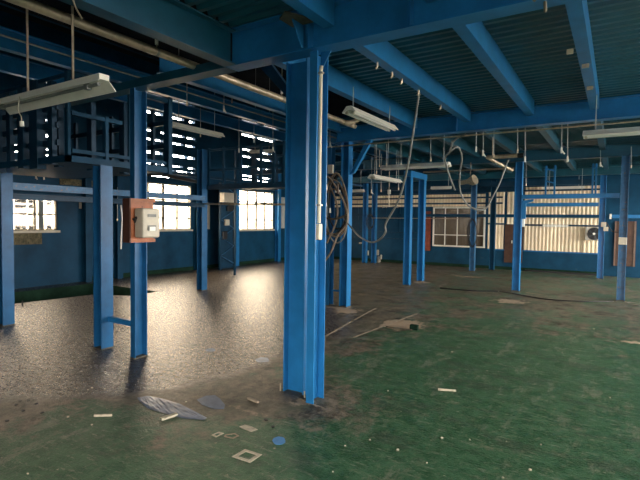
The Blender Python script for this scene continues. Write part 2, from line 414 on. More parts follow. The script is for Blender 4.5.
# doors on the back wall
d = thing('wall_cabinet', (-2.8, YB, .25), 'dark brown cabinet door on the back wall half behind a blue post', 'cabinet')
MB().box(-3.06, YB-.05, .24, -2.52, YB-.002, 1.46).build('cabinet_door', 'brown', d)
MB().box(-2.85, YB-.06, .86, -2.82, YB-.05, .95).build('white_tag', 'white', d)
dd = struct(MB().box(-.06, YB-.05, .32, .46, YB-.002, 1.60).build('door_1', 'brown'))
MB().box(-.06, YB-.07, .32, -.02, YB-.05, 1.60).build('door_frame', 'pink', dd); MB().box(.41, YB-.07, .32, .45, YB-.05, 1.60).build('door_frame', 'pink', dd)
MB().box(.18, YB-.062, .34, .20, YB-.05, 1.58).build('meeting_strip', 'black', dd)
tag(MB().box(-5.74, YB-.04, .5, -5.53, YB-.002, 1.88).build('wall_board', 'redb'), 'red brown board on the wall left of the white framed window', 'board')
# exhaust fan
ef = thing('exhaust_fan', (-.55, YB, 1.05), 'square cream exhaust fan with round black blades on the back wall', 'fan')
cx, cz, r_ = -.567, 1.225, .188
f = MB(); f.box(-.79, YB-.17, 1.04, -.345, YB-.02, 1.41); f.build('housing', 'white', ef, bevel=.012)
rg_ = []
MB().tube([(cx, YB-.185, cz), (cx, YB-.171, cz)], r_, 32).build('fan_opening', 'black', ef)
ring = MB(); ring.tube([(cx+r_*math.cos(t), YB-.19, cz+r_*math.sin(t)) for t in [i*math.pi/16 for i in range(33)]], .008, 6); ring.build('guard_ring', 'beige', ef, True)
for kk in range(5):
    a0 = kk*2*math.pi/5
    P = [(cx+.03*math.cos(a0), YB-.192, cz+.03*math.sin(a0)), (cx+.172*math.cos(a0-.25), YB-.196, cz+.172*math.sin(a0-.25)), (cx+.175*math.cos(a0+.15), YB-.188, cz+.175*math.sin(a0+.15)), (cx+.05*math.cos(a0+.5), YB-.188, cz+.05*math.sin(a0+.5))]
    MB().prism(P, (0, .002, 0)).build('fan_blade', 'fanblade', ef)
MB().tube([(cx, YB-.205, cz), (cx, YB-.186, cz)], .035, 16).build('fan_hub', 'white', ef, True)
tag(corrugated('corrugated_sheet', -.86, -.37, .66, 1.02, YB-.03, 'cream'), 'small lighter corrugated sheet just below the exhaust fan', 'wall sheet')
tag(MB().box(-1.95, YB-.12, 1.405, -1.25, YB-.085, 1.475).build('fluorescent_lamp', 'white'), 'short white strip lamp on the wide cream wall sheet', 'lamp')

# right wall and front wall (behind the camera): daylight openings
w = MB(); T = .14
RW = [(-.5, .9, 2.75), (3.9, 6.3, 2.8), (8.0, 10.4, 2.8), (11.8, 15.6, 2.9)]
w.box(XR, YF, 0, XR+T, YB, 1.0)
y = YF
for y0, y1, zt in RW: w.box(XR, y, 1.0, XR+T, y0, ZR); w.box(XR, y0, zt, XR+T, y1, ZR); y = y1
w.box(XR, y, 1.0, XR+T, YB, ZR)
struct(w.build('wall_right', 'wallblue'))
w = MB(); w.box(XL, YF-T, 0, -.6, YF, ZR); w.box(1.2, YF-T, 0, XR, YF, ZR); w.box(-.6, YF-T, 2.0, 1.2, YF, ZR)  # unseen wall set close, opening kept narrow to hold light off the left posts
struct(w.build('wall_front_unseen', 'wallblue'))
for i, (y0, y1, zt) in enumerate(RW):
    f = MB(); fr = .05
    f.box(XR+.03, y0, 1.0, XR+.09, y1, 1.0+fr); f.box(XR+.03, y0, zt-fr, XR+.09, y1, zt)
    f.box(XR+.03, y0, 1.0, XR+.09, y0+fr, zt); f.box(XR+.03, y1-fr, 1.0, XR+.09, y1, zt)
    f.box(XR+.04, (y0+y1)/2-.02, 1.0, XR+.08, (y0+y1)/2+.02, zt)
    struct(f.build('window_%d' % (5+i), 'slat'))
# roof
struct(MB().box(XL-.14, YF-.14, ZR, XR+.14, YB+.14, ZR+.15).build('ceiling', 'roof'))
# ground outside
struct(MB().box(-60, -60, -1.2, 60, 60, -1.0).build('ground_outside', 'asphalt'))
struct(MB().box(5.3, -12, -.95, 22, 32, -.25).build('ground_bounce', 'bounce'))  # unseen pale slab added to bounce daylight up onto the joist sides
struct(MB().box(-17.3, -20, -1.0, -17, 40, 2.5).build('wall_backdrop', 'outwall'))  # pale wall added outside so the lower panes look white

# ---------------------------------------------------------------- ribbed steel decks (upper floor seen from below)
def deck(i, x0, x1, y0, y1, zb=3.196, pitch=.125, amp=.035):
    pts = []; y = y0
    while y < y1-1e-6:
        for f_, h_ in ((0, 0), (.35, 0), (.5, amp), (.85, amp)):
            yy = min(y+pitch*f_, y1)
            pts.append((x0, yy, zb+h_))
        y += pitch
    pts.append((x0, y1, zb)); pts += [(x0, y1, zb+.09), (x0, y0, zb+.09)]
    o = MB().prism(pts, (x1-x0, 0, 0)).build('ceiling_%d' % i, 'teal'); return struct(o)
deck(1, -2.95, XR, YF, 3.2); deck(2, -2.83, XR, 3.2, 7.2); deck(3, -4.1, XR, 7.2, 11.1); deck(4, -4.1, XR, 11.1, YB)
# small dark deck above the far left gallery keeps the dark upper level
# girders
beam('steel_girder', 'x', -3.0, XR, 3.245, 2.86, .33, .16, 'nearest deep blue girder resting on the big blue column', stiff=(-2.13, -1.28, 2.0))
beam('cross_beam', 'x', -7.3, -3.02, 3.245, 2.86, .08, .15, 'dim slim beam from the girder end over to the left posts', 'ceilblue_shaded', kind='box')
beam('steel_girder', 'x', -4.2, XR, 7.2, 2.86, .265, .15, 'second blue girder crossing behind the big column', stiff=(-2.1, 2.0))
beam('steel_girder', 'x', -7.4, XR, 11.15, 2.85, .25, .15, 'third blue girder above the horizontal rail frame', 'ceilblue_shaded')
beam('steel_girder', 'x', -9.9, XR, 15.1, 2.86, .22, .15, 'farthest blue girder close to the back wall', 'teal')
ordn = ['first', 'second', 'third', 'fourth', 'fifth', 'sixth', 'seventh']
for b_, (y0, y1, nm) in enumerate(((YF, 3.16, 'nearest'), (3.33, 7.12, 'second'), (7.28, 11.07, 'third'), (11.23, 15.02, 'farthest'))):
    xs = [-1.93, -1.10, -.30, .5] if b_ == 0 else [-2.75, -1.93, -1.07, -.30] if b_ == 1 else [-3.5, -2.75, -1.93, -1.07, -.30, .5]
    for i, x in enumerate(xs):
        beam('ceiling_joist', 'y', y0, y1, x, 2.97 if (b_, i) == (1, 0) else 2.99, .22 if (b_, i) == (1, 0) else .20, .10, '%s blue joist from the left under the %s ribbed ceiling bay' % (ordn[i], nm), 'blue' if b_ < 2 else 'ceilblue_shaded', 'joist', 'blue joists under the ribbed ceiling', kind='C')
# floor edge beam left of the nearest bay and the long beam left of the big column
beam('edge_beam', 'y', YF, 3.16, -2.95, 2.86, .30, .13, 'blue edge beam along the left side of the nearest ribbed ceiling', 'ceilblue_shaded', kind='H')
beam('edge_beam', 'y', 3.35, 7.7, -4.12, 3.03, .20, .10, 'long blue beam behind the beige ceiling pipe left of the column', 'blue')
beam('roof_beam', 'y', YF+.1, 15.0, -5.6, 3.28, .22, .10, 'blue roof beam behind the long beam, nearest the ceiling pipe', 'blue')
beam('roof_beam', 'y', YF+.1, 15.0, -7.2, 3.485, .23, .10, 'farther blue roof beam between the two uppermost light slits', 'blue')
beam('edge_beam', 'y', 7.75, 15.0, -4.12, 2.96, .27, .10, 'blue beam above the twin post portal', 'teal')
# knee gusset under the girder left of the big column (diagonal)
P_ = [at(px, py, 'y', 3.5) for px, py in ((255, 62), (268, 60), (287, 86), (287, 97))]
tag(MB().prism(P_, (0, .05, 0)).build('diagonal_brace', 'navy'), 'short dark diagonal brace between girder and big column', 'brace')
# tapered stiffener on the near girder above the column, rusty cleat on top
st = thing('joist_hanger', (-2.2, 3.16, 2.86), 'rusty joist cleat on tapered plate above the big blue column', 'bracket')
MB().prism([(-2.175, 3.16, 3.05), (-2.175, 3.01, 3.05), (-2.175, 3.13, 2.875), (-2.175, 3.16, 2.875)], (.01, 0, 0)).build('tapered_plate', 'blue', st)
MB().prism([(-2.27, 3.16, 3.055), (-2.27, 2.98, 3.055), (-2.16, 2.90, 3.055), (-2.02, 3.16, 3.055)], (0, 0, .012)).build('cleat_plate', 'rust', st)

# ---------------------------------------------------------------- columns
mc = thing('steel_column', (-2.25, 3.3, 0), 'large bright blue double steel column in the foreground centre', 'column')
x = -2.335
MB().prism([(x+p, 3.345+q, .0) for p, q in upoly(.215, .07, .011, '-y')], (0, 0, 2.85)).build('column_channel', 'blue', mc)
MB().prism([(-2.091+p, 3.284+q, .0) for p, q in upoly(.070, .168, .010, '+x')], (0, 0, 2.85)).build('column_channel', 'blue', mc)
MB().box(-2.225, 3.225, 0, -2.13, 3.30, .012).build('base_cleat', 'rust', mc)
for bx, by in ((-2.462, 3.30), (-2.18, 3.26)):
    MB().tube([(bx, by, 0), (bx, by, .065)], .007, 8).build('anchor_bolt', 'galv', mc, True)
MB().prism([(-2.075, 3.28, 2.86), (-1.98, 3.28, 2.86), (-2.075, 3.28, 2.70)], (0, .008, 0)).build('gusset_plate', 'blue', mc)

def channel_post(x, y, label, z1, group=None):
    t = thing('channel_post', (x, y, 0), label, 'column', group)
    MB().prism([(x+p, y+q, .01) for p, q in upoly(.075, .155, .010, '+x')], (0, 0, z1-.01)).build('post_shaft', 'blue_shaded', t)
    MB().box(x-.045, y-.085, 0, x+.045, y+.085, .01).build('base_plate', 'rust', t)
    return t
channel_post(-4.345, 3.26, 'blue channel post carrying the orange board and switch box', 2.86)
post('steel_post', -4.99, 3.265, 2.09, 'shorter blue post under the gallery corner left of the switch box', mat='blue_shaded')
post('steel_post', -7.13, 3.20, 2.86, 'blue post at the left edge of the picture', mat='blue_shaded')
post('steel_post', -7.39, 7.10, 2.95, 'blue post standing alone between the two bright windows', mat='blue_shaded')
post('steel_post', -4.01, 7.23, 2.86, 'blue post with slanted brace beside the hose coil')
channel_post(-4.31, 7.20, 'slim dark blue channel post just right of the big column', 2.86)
post('portal_post', -4.19, 10.58, 2.56, 'front post of the blue twin post portal')
post('portal_post', -4.20, 11.52, 2.56, 'rear post of the blue twin post portal')
beam('portal_header', 'y', 10.50, 11.60, -4.20, 2.56, .14, .18, 'blue header joining the twin portal posts', kind='box', mat='blue')
post('steel_post', -1.86, 11.16, 2.85, 'blue post at the left end of the horizontal rail frame')
post('steel_post', .10, 11.05, 2.85, 'dirty blue post at the right end of the rail frame', w=.14, mat='blue_dirty')
post('steel_post', -3.78, 14.94, 2.85, 'weathered blue post with black cable coil before the white framed window', mat='blue_dirty')
post('steel_post', -.36, 15.13, 2.85, 'blue post right of the exhaust fan')
post('steel_post', -3.34, 15.6, 2.85, 'blue wall post right of the white framed window', mat='wallblue')
post('steel_post', -7.66, 15.24, 2.85, 'left post of the far pair near the back corner')
post('steel_post', -7.38, 15.40, 2.85, 'right post of the far pair with black coil near the back corner')
for i, (y, ln) in enumerate(((6.43, 'left of the far left gallery post'), (7.25, 'behind the switch box post'), (9.86, 'right of the second window'), (11.45, 'left of the third window'), (13.75, 'right of the third window'))):
    post('wall_pilaster', XL+.10, y, 2.55 if i < 4 else 3.5, 'blue wall pilaster on the left wall '+ln, w=.16, d=.28 if i == 3 else .15, mat='blue' if i > 2 else 'wallblue', plate=False)
# brace of the hose post
tag(MB().prism([(-3.94, 7.20, 2.30), (-3.86, 7.20, 2.33), (-3.53, 7.20, 2.86), (-3.63, 7.20, 2.86)], (0, .07, 0)).build('diagonal_brace', 'blue'), 'light blue slanted brace from the hose post up to the girder', 'brace')
# ties between paired posts
tag(MB().box(-4.915, 3.27, .31, -4.385, 3.31, .37).build('tie_bar', 'blue'), 'low blue tie bar between the two left posts', 'tie bar')
tag(MB().box(-4.27, 7.22, .25, -4.085, 7.24, .28).build('tie_bar', 'blue'), 'low blue tie bar beside the slim channel post', 'tie bar')

# twin low beams from the left post to the lone post
beam('crane_rail', 'y', 3.29, 7.0, -7.22, 1.88, .10, .08, 'upper of two grey blue beams in front of the left windows', 'blue_dirty', 'beam', kind='H')
beam('crane_rail', 'y', 3.29, 7.0, -7.22, 1.745, .085, .10, 'lower of two blue beams in front of the left windows', 'navy', 'beam', kind='H')
beam('cross_beam', 'x', -7.31, -4.40, 7.2, 2.12, .10, .10, 'dark beam carrying the rear gallery above the third window', 'navy', kind='box')
beam('rail_beam', 'x', -1.78, .02, 11.1, 2.035, .09, .07, 'bright blue upper rail between two blue posts on the right', 'blue', kind='box')
beam('rail_beam', 'x', -2.6, -.45, 15.1, 2.0, .10, .08, 'blue lower rail in front of the cream wall sheets', 'blue', kind='box')
beam('rail_beam', 'x', -3.70, -.6, 15.2, 2.62, .14, .06, 'dark blue rail high in front of the cream wall sheets', 'navy', kind='box')
beam('rail_beam', 'x', -6.9, -3.86, 15.0, 2.56, .12, .06, 'dark blue rail high above the white framed window', 'navy', kind='box')
tag(MB().prism([(-1.78, 11.1, 1.99), (-1.55, 11.1, 2.03), (-1.55, 11.1, 1.99), (-1.70, 11.1, 1.93), (-1.70, 11.1, 1.6), (-1.78, 11.1, 1.6)], (0, .06, 0)).build('corner_bracket', 'blue'), 'blue corner bracket below the right rail frame', 'bracket')

# ---------------------------------------------------------------- galleries (open cages of angle iron)
def bars(t, segs, mat='navy', name='rail'):
    for a_, b_, r in segs:
        MB().box(min(a_[0], b_[0])-r, min(a_[1], b_[1])-r*.6, min(a_[2], b_[2])-r, max(a_[0], b_[0])+r, max(a_[1], b_[1])+r*.6, max(a_[2], b_[2])+r).build(name, mat, t)
ga = thing('gallery_cage', (-5, 2.86, 2.1), 'dark blue gallery cage on the left posts below the hanging lamp', 'gallery')
X0, X1, Y0, Y1, Z0, Z1 = -7.3, -5.0, 2.87, 4.20, 2.13, 3.02
MB().box(X0, Y0+.04, Z0-.03, X1-.04, Y1-.02, Z0+.02).build('gallery_floor', 'navy', ga)
bars(ga, [((X1, Y0, Z0), (X1, Y1, Z0), .035), ((X0, Y0, Z0), (X1, Y0, Z0), .035), ((X1, Y0, Z1), (X1, Y1, Z1), .03), ((X0, Y0, Z1), (X1, Y0, Z1), .02), ((X1, Y0+.05, 2.62), (X1, 3.5, 2.62), .022), ((X1, Y0+.05, 2.22), (X1, Y1-.05, 2.22), .02)], 'wallblue', 'rail')
bars(ga, [((X1, Y0, Z0), (X1, Y0, Z1), .028), ((X1, Y1, Z0), (X1, Y1, Z1), .05), ((X1, 3.31, Z0), (X1, 3.31, 2.62), .03), ((X1, 3.62, Z0), (X1, 3.62, Z1), .018)], 'wallblue', 'upright')
for k in range(7):
    x = -7.2+k*.31; bars(ga, [((x, Y0+.02, Z0), (x, Y0+.02, 2.95), .045+.02*(k % 3))], 'navy', 'upright')
for z in (2.33, 2.52, 2.72, 2.90): bars(ga, [((X0, Y0+.05, z), (X1-.3, Y0+.05, z), .032)], 'navy', 'rail')
for k, (y, z) in enumerate(((3.05, 2.35), (3.45, 2.40), (3.9, 2.5))):
    bars(ga, [((X1-.5, y, Z0), (X1-.5, y, z+.45), .05)], 'navy', 'upright')
for k in range(5):
    x = -7.1+k*.45; bars(ga, [((x, Y1, Z0), (x, Y1, Z1-.1), .03)], 'navy', 'upright')
bars(ga, [((X0, Y1, 2.45), (X1-.1, Y1, 2.45), .03), ((X0, Y1, 2.75), (X1-.1, Y1, 2.75), .03)], 'navy', 'rail')

gb = thing('gallery_cage', (-7.3, 7.2, 2.2), 'dark blue gallery cage above the third window beside the big column', 'gallery')
xs = [at(px, 170, 'y', 7.15).x for px in (209, 224, 241, 261, 274, 284)]
for x in xs: bars(gb, [((x, 7.15, 2.22), (x, 7.15, 2.95), .028)], 'wallblue', 'upright')
for z in (2.52, 2.93): bars(gb, [((xs[0], 7.15, z), (-4.4, 7.15, z), .022)], 'wallblue', 'rail')
MB().box(-7.3, 7.25, 2.20, -4.4, 8.6, 2.235).build('gallery_floor', 'navy', gb)
bars(gb, [((-7.25, 8.55, 2.6), (-4.4, 8.55, 2.6), .05), ((-7.25, 8.55, 2.95), (-4.4, 8.55, 2.95), .03)], 'navy', 'rail')
for x in (-7.2, -6.6, -6.0, -5.3, -4.7): bars(gb, [((x, 8.55, 2.24), (x, 8.55, 2.95), .06)], 'navy', 'upright')

gc = thing('gallery_cage', (-8.6, 6.6, 2.3), 'dark upper rack behind the switch box post between the galleries', 'gallery')
bars(gc, [((-8.7, 7.0, 2.55), (-8.7, 9.6, 2.55), .03), ((-8.7, 9.55, 0.02), (-8.7, 9.55, 3.3), .03)], 'navy', 'rail')
# dark canopy valance over the second window
tag(MB().prism([(-10.2, 7.0, 2.50), (-10.2, 8.3, 2.62), (-10.2, 9.6, 2.52), (-10.2, 9.6, 2.60), (-10.2, 8.3, 2.70), (-10.2, 7.0, 2.58)], (.04, 0, 0)).build('window_valance', 'black'), 'dark curved strip hanging over the top of the second window', 'valance')

# ladder hangers above the right rail
def ladder(px, w_, label):
    a_ = at(px, 190, 'y', 11.2); x = a_.x
    t = thing('ladder_hanger', (x, 11.2, 2.14), label, 'hanger', 'ladder hangers above the rail frame')
    for s in (-1, 1): MB().box(x+s*w_-.017, 11.18, 2.13, x+s*w_+.017, 11.22, 2.74).build('upright', 'blue', t)
    for z in (2.40, 2.66): MB().prism([(x-w_, 11.18, z), (x+w_, 11.18, z-.05), (x+w_, 11.18, z-.02), (x-w_, 11.18, z+.03)], (0, .02, 0)).build('rung', 'blue', t)
ladder(519.5, .05, 'narrow blue ladder hanger on the left end of the rail')
ladder(550, .085, 'blue ladder hanger over the middle of the rail')
ladder(594, .03, 'blue ladder hanger near the right end of the rail')

# lattice mast with zigzag bracing by the left wall
lm = thing('lattice_mast', (-9.9, 10.9, 0), 'dark lattice mast between the second and third windows', 'mast')
MB().box(-10.06, 10.35, 0.02, -10.03, 10.95, 2.55).build('back_plate', 'navy', lm)
for y in (10.32, 10.95): MB().box(-10.02, y-.03, 0, -9.96, y+.03, 2.6).build('upright', 'navy', lm)
zz = [(-9.99, 10.35 if k % 2 else 10.92, .15+k*.27) for k in range(10)]
MB().tube(zz, .022, 6).build('zigzag_lacing', 'blue_dirty', lm)
MB().box(-10.01, 10.5, 1.32, -9.95, 10.68, 1.50).build('light_patch_plate', 'beige', lm)
MB().box(-10.01, 10.6, 1.75, -9.95, 10.85, 2.1).build('dark_pouch', 'black', lm, bevel=.02)
MB().box(-10.01, 10.4, .9, -9.95, 10.6, 1.15).build('dark_pouch', 'black', lm, bevel=.02)
wb = tag(MB().box(-9.8, 10.10, 2.00, -9.62, 10.64, 2.28).build('junction_box', 'beige', bevel=.01), 'large beige box hanging beside the lone post left of third window', 'box')
tag(MB().box(XL, 10.10, 1.20, XL+.03, 10.42, 2.0).build('wall_panel', 'beige'), 'narrow beige wall panel under the large beige box', 'panel')
tag(MB().box(XL, 14.05, 1.2, XL+.03, 14.5, 2.35).build('wall_panel', 'slat'), 'grey wall panel right of the third window', 'panel')

# ---------------------------------------------------------------- orange board with switch box on the channel post
sb = thing('orange_backboard', (-4.2, 3.05, 1.25), 'orange brown wooden board box fixed to the blue channel post', 'board')
MB().box(-4.302, 3.05, 1.25, -4.302+.09, 3.345, 1.703).build('board_box', 'wood', sb, bevel=.006)
MB().box(-4.303, 3.035, 1.25, -4.19, 3.05, 1.703).build('side_board', 'wood_shaded', sb)  # side turned from the light: its shade painted as darker wood
MB().box(-4.213, 3.05, 1.672, -4.19, 3.35, 1.703).build('edge_strip', 'wood', sb); MB().box(-4.213, 3.05, 1.25, -4.19, 3.35, 1.285).build('edge_strip', 'wood', sb)
MB().box(-4.213, 3.05, 1.285, -4.19, 3.085, 1.672).build('edge_strip', 'wood', sb)
MB().tube([(-4.21, 3.075, 1.50), (-4.17, 3.08, 1.48), (-4.17, 3.10, 1.51), (-4.20, 3.10, 1.46)], .014, 6).build('cable_gland', 'black', sb, True)
sw = thing('switch_box', (-4.15, 3.2, 1.3), 'beige switch box mounted on the orange board', 'switch box')
MB().box(-4.211, 3.105, 1.302, -4.075, 3.318, 1.604).build('box_housing', 'beige', sw, bevel=.016)
MB().box(-4.076, 3.165, 1.515, -4.068, 3.265, 1.545).build('name_plate', 'hose', sw)
MB().box(-4.076, 3.165, 1.37, -4.068, 3.265, 1.43).build('handle_recess', 'hose', sw)
MB().box(-4.069, 3.18, 1.372, -4.060, 3.25, 1.415).build('handle', 'white', sw)

# cream conduit on the big column
co = thing('cable_conduit', (-2.066, 3.27, 1.34), 'cream vertical conduit with box strapped to the big column', 'conduit')
cx, cy = -2.062, 3.262
MB().tube([(cx, cy, 1.48), (cx, cy, 2.70), (cx+.005, cy, 2.745)], .0155, 12).build('conduit_pipe', 'pole', co, True)
MB().box(cx-.024, cy-.03, 1.345, cx+.024, cy+.02, 1.475).build('conduit_box', 'pole', co, bevel=.006)
for z in (1.62, 2.68):
    MB().box(cx-.026, cy-.018, z, cx+.026, cy+.012, z+.014).build('strap', 'galv', co)
    MB().tube([(cx-.03, cy-.01, z+.007), (cx-.055, cy-.02, z+.01)], .012, 8).build('knob', 'hose', co, True)

# ---------------------------------------------------------------- lamps
def rotz(v, a): return Matrix.Rotation(a, 3, 'Z') @ Vector(v)
def lamp(cx, cy, cz, length, ang, label, wid=.11, tubes=2, rods=(), rodtop=3.0, mat='white'):
    """fluorescent batten: tray with sloped reflectors and bare tubes below, hung on rods"""
    t = thing('fluorescent_lamp', (cx, cy, cz), label, 'lamp')
    o = Vector((cx, cy, cz)); L = length/2
    def P(l, s, z): return o+rotz((l, s, z), ang)
    m_ = MB(); prof = [(-wid, -.02), (-wid*.35, .045), (wid*.35, .045), (wid, -.02), (wid*.95, -.028), (wid*.3, .0), (-wid*.3, .0), (-wid*.95, -.028)]
    m_.prism([P(-L, s, z) for s, z in prof], rotz((2*L, 0, 0), ang)); m_.build('reflector', mat, t)
    for k in range(tubes):
        s = (k-(tubes-1)/2)*wid*.9
        MB().tube([P(-L+.03, s, -.022), P(L-.03, s, -.022)], .015, 8).build('tube', 'tube', t, True)
        for e in (-1, 1): MB().tube([P(e*(L-.045), s, -.022), P(e*(L-.02), s, -.022)], .019, 8).build('lamp_holder', 'beige', t, True)
    for r in rods:
        MB().tube([P(r, 0, .045), P(r, 0, rodtop-cz)], .006, 6).build('hanging_rod', 'wire', t)
    return t
# near hanging trough lamp seen side on
def biglamp():
    t = thing('fluorescent_lamp', (-3.5, 1.82, 2.4), 'large off-white trough lamp hanging at upper left on two rods', 'lamp')
    x0, x1, y, z = -4.22, -2.82, 1.86, 2.385
    MB().box(x0, y-.035, z, x1, y+.035, z+.036).build('lamp_spine', 'white', t)
    MB().prism([(x0, y+p, z+q) for p, q in [(.030, 0), (.034, 0), (.088, -.055), (.082, -.057)]], (x1-x0, 0, 0)).build('reflector', 'white', t)
    MB().prism([(x0, y+p, z+q) for p, q in [(-.034, 0), (-.030, 0), (-.040, -.014), (-.046, -.012)]], (x1-x0, 0, 0)).build('reflector', 'white', t)
    MB().tube([(x0+.05, y-.005, z-.02), (x1-.05, y-.005, z-.02)], .012, 8).build('tube', 'hose', t, True)
    for xx in (x0+.05, x1-.2): MB().box(xx, y-.02, z-.038, xx+.04, y+.015, z).build('lamp_holder', 'hose', t)
    for xx in (at(28, 91, 'y', y).x, at(73, 80, 'y', y).x): MB().tube([(xx, y, z+.04), (xx, y, 3.9)], .008, 6).build('hanging_rod', 'galv', t)
    xx = at(28, 91, 'y', y).x
    MB().tube(smoothcurve([(xx, y-.06, z), (xx+.02, y-.08, z-.1), (xx+.10, y-.1, z-.16), (xx+.11, y-.1, z-.20)]), .004, 5).build('pull_cord', 'beige', t)
    MB().tube([(xx+.11, y-.1, z-.20), (xx+.115, y-.1, z-.235)], .015, 8).build('pull_knob', 'white', t, True)
biglamp()
lamp(-2.55, 5.22, 2.725, 1.2, math.pi/2, 'white twin tube lamp just right of the big column under the ceiling', rods=(-.5, .5), rodtop=3.0, wid=.085)
lamp(-2.97, 7.75, 2.45, 1.2, 0, 'long white lamp hanging in front of the twin post portal', rods=(-.5, .5), rodtop=3.0)
lamp(-4.0, 8.85, 2.36, 1.25, math.pi/2-.03, 'small white lamp hanging above the hose left of the portal', rods=(-.5, .5), rodtop=3.0, wid=.09)
lamp(.25, 6.35, 2.54, 1.25, 0, 'white lamp cut by the right edge of the picture', rods=(-.5, .5), rodtop=3.0)
lamp(-6.03, 5.68, 2.99, 1.15, math.pi/2, 'long beige lamp under the dark roof beyond the ceiling pipe', rods=(-.4, .4), rodtop=5.6, wid=.08, tubes=1)
a_ = at(356, 191, 'y', 12.0); lamp(a_.x-.35, 12.0, a_.z, 1.2, 0, 'distant white lamp just right of the slanted brace', rods=(-.5, .5), rodtop=3.0, tubes=1, wid=.07)
a_ = at(262, 151.5, 'y', 9.5); lamp(a_.x, 9.5, a_.z, .7, .2, 'short bright lamp above the rear gallery', rods=(-.2, .2), rodtop=5.6, tubes=1, wid=.07)
a_ = at(563, 188, 'y', 15.35); lamp(a_.x, 15.35, a_.z, 1.1, 0, 'thin white lamp above the far rail near the cream sheets', tubes=1, wid=.04, rods=(-.4, .4), rodtop=3.0)
a_ = at(565, 197.5, 'y', 14.6); lamp(a_.x, 14.6, a_.z, .95, 0, 'thin white lamp just below the bright blue rail', tubes=1, wid=.04, rods=(-.4, .4), rodtop=3.0)
a_ = at(441, 188, 'y', 12.4); lamp(a_.x, 12.4, a_.z, .55, 0, 'short pale lamp right of the twin post portal', tubes=1, wid=.04, rods=(.2,), rodtop=3.0)

# ---------------------------------------------------------------- pipes and conduits
pp = thing('ceiling_pipe', (-3.42, 3, 2.93), 'long beige pipe running under the ceiling towards the big column', 'pipe')
MB().tube(smoothcurve([(-3.42, YF+.3, 2.94), (-3.42, 5.75, 2.94), (-3.40, 6.02, 2.93), (-3.32, 6.12, 2.94), (-3.24, 6.16, 2.98), (-3.22, 6.16, 3.03)], 4), .036, 12).build('pipe_run', 'galv', pp, True)
for y in (2.75, 4.55):
    MB().tube([(-3.42, y, 2.96), (-3.42, y, 3.5)], .006, 6).build('pipe_hanger', 'galv', pp)
    MB().tube([(-3.42, y-.012, 2.94), (-3.42, y+.012, 2.94)], .037, 12).build('pipe_clamp', 'hose', pp, True)
    MB().tube([(-3.42, y, 3.0), (-3.42, y, 3.05)], .014, 8).build('hanger_bead', 'white', pp, True)
for nm, pts, r, mt, lab in (
    ('conduit_pipe', [(-4.6, YF+.5, 3.08), (-4.6, 8.0, 3.08)], .010, 'hose', 'thin dark conduit running below the long blue beam'),
    ('conduit_pipe', [(-4.9, 7.02, 2.77), (XR-.3, 7.02, 2.77)], .011, 'galv', 'thin conduit running just below the second girder'),
    ('conduit_pipe', [(-4.0, 11.0, 2.70), (-1.95, 11.0, 2.70)], .02, 'tan', 'brown pipe behind the round horn speaker'),
    ('conduit_pipe', [(-7.45, 7.0, 1.82), (-4.45, 7.0, 1.78)], .018, 'galv', 'thin pale pipe crossing in front of the third window'),
    ('conduit_pipe', [(-7.2, 14.8, 1.62), (-4.2, 14.8, 1.62)], .012, 'galv', 'thin pale pipe in front of the dark panelled wall'),
    ('conduit_pipe', [(-5.6, 0.6, 3.75), (-5.6, 9.0, 3.75)], .012, 'navy', 'upper faint conduit under the dark roof at left'),
    ('conduit_pipe', [(-6.4, 0.6, 3.55), (-6.4, 6.0, 3.55)], .010, 'hose', 'lower faint conduit under the dark roof at left')):
    tag(MB().tube(pts, r, 8).build(nm, mt, None, True), lab, 'pipe')
# folded pipe arms
fa = thing('pipe_arm', at(487, 157, 'y', 8.6), 'folded tan pipe arm hanging below the second girder', 'pipe arm')
A, B_, C_ = at(487, 157.5, 'y', 8.6), at(519, 155.5, 'y', 8.6), at(512, 170.5, 'y', 9.2)
MB().tube([A, B_], .035, 10).build('upper_arm', 'galv', fa, True)
MB().tube([B_-Vector((.02, 0, 0)), B_+Vector((.07, 0, 0))], .042, 10).build('end_cap', 'black', fa, True)
MB().tube([A, C_], .028, 10).build('lower_arm', 'galv', fa, True)
MB().tube([A+Vector((.09, 0, 0)), (A.x+.09, 8.6, 2.99)], .007, 8).build('hanging_rod', 'galv', fa)
# horn speaker
hs = thing('horn_speaker', at(469, 181, 'y', 10.9), 'beige round horn speaker hanging right of the portal', 'speaker')
P0 = at(469.5, 181, 'y', 10.9)
MB().tube([P0+Vector((.13, -.03, .03)), P0+Vector((.05, 0, 0)), P0+Vector((-.04, .02, -.01)), P0+Vector((-.13, .04, -.02))], [.115, .105, .06, .045], 20).build('horn', 'tan_light', hs, True)
MB().tube([P0+Vector((-.12, .04, -.02)), P0+Vector((-.22, .06, -.03))], .05, 14).build('driver', 'tan_light', hs, True)
MB().tube([P0+Vector((.02, 0, .1)), (P0.x+.02, 10.9, 2.86)], .012, 6).build('bracket_rod', 'tan', hs)

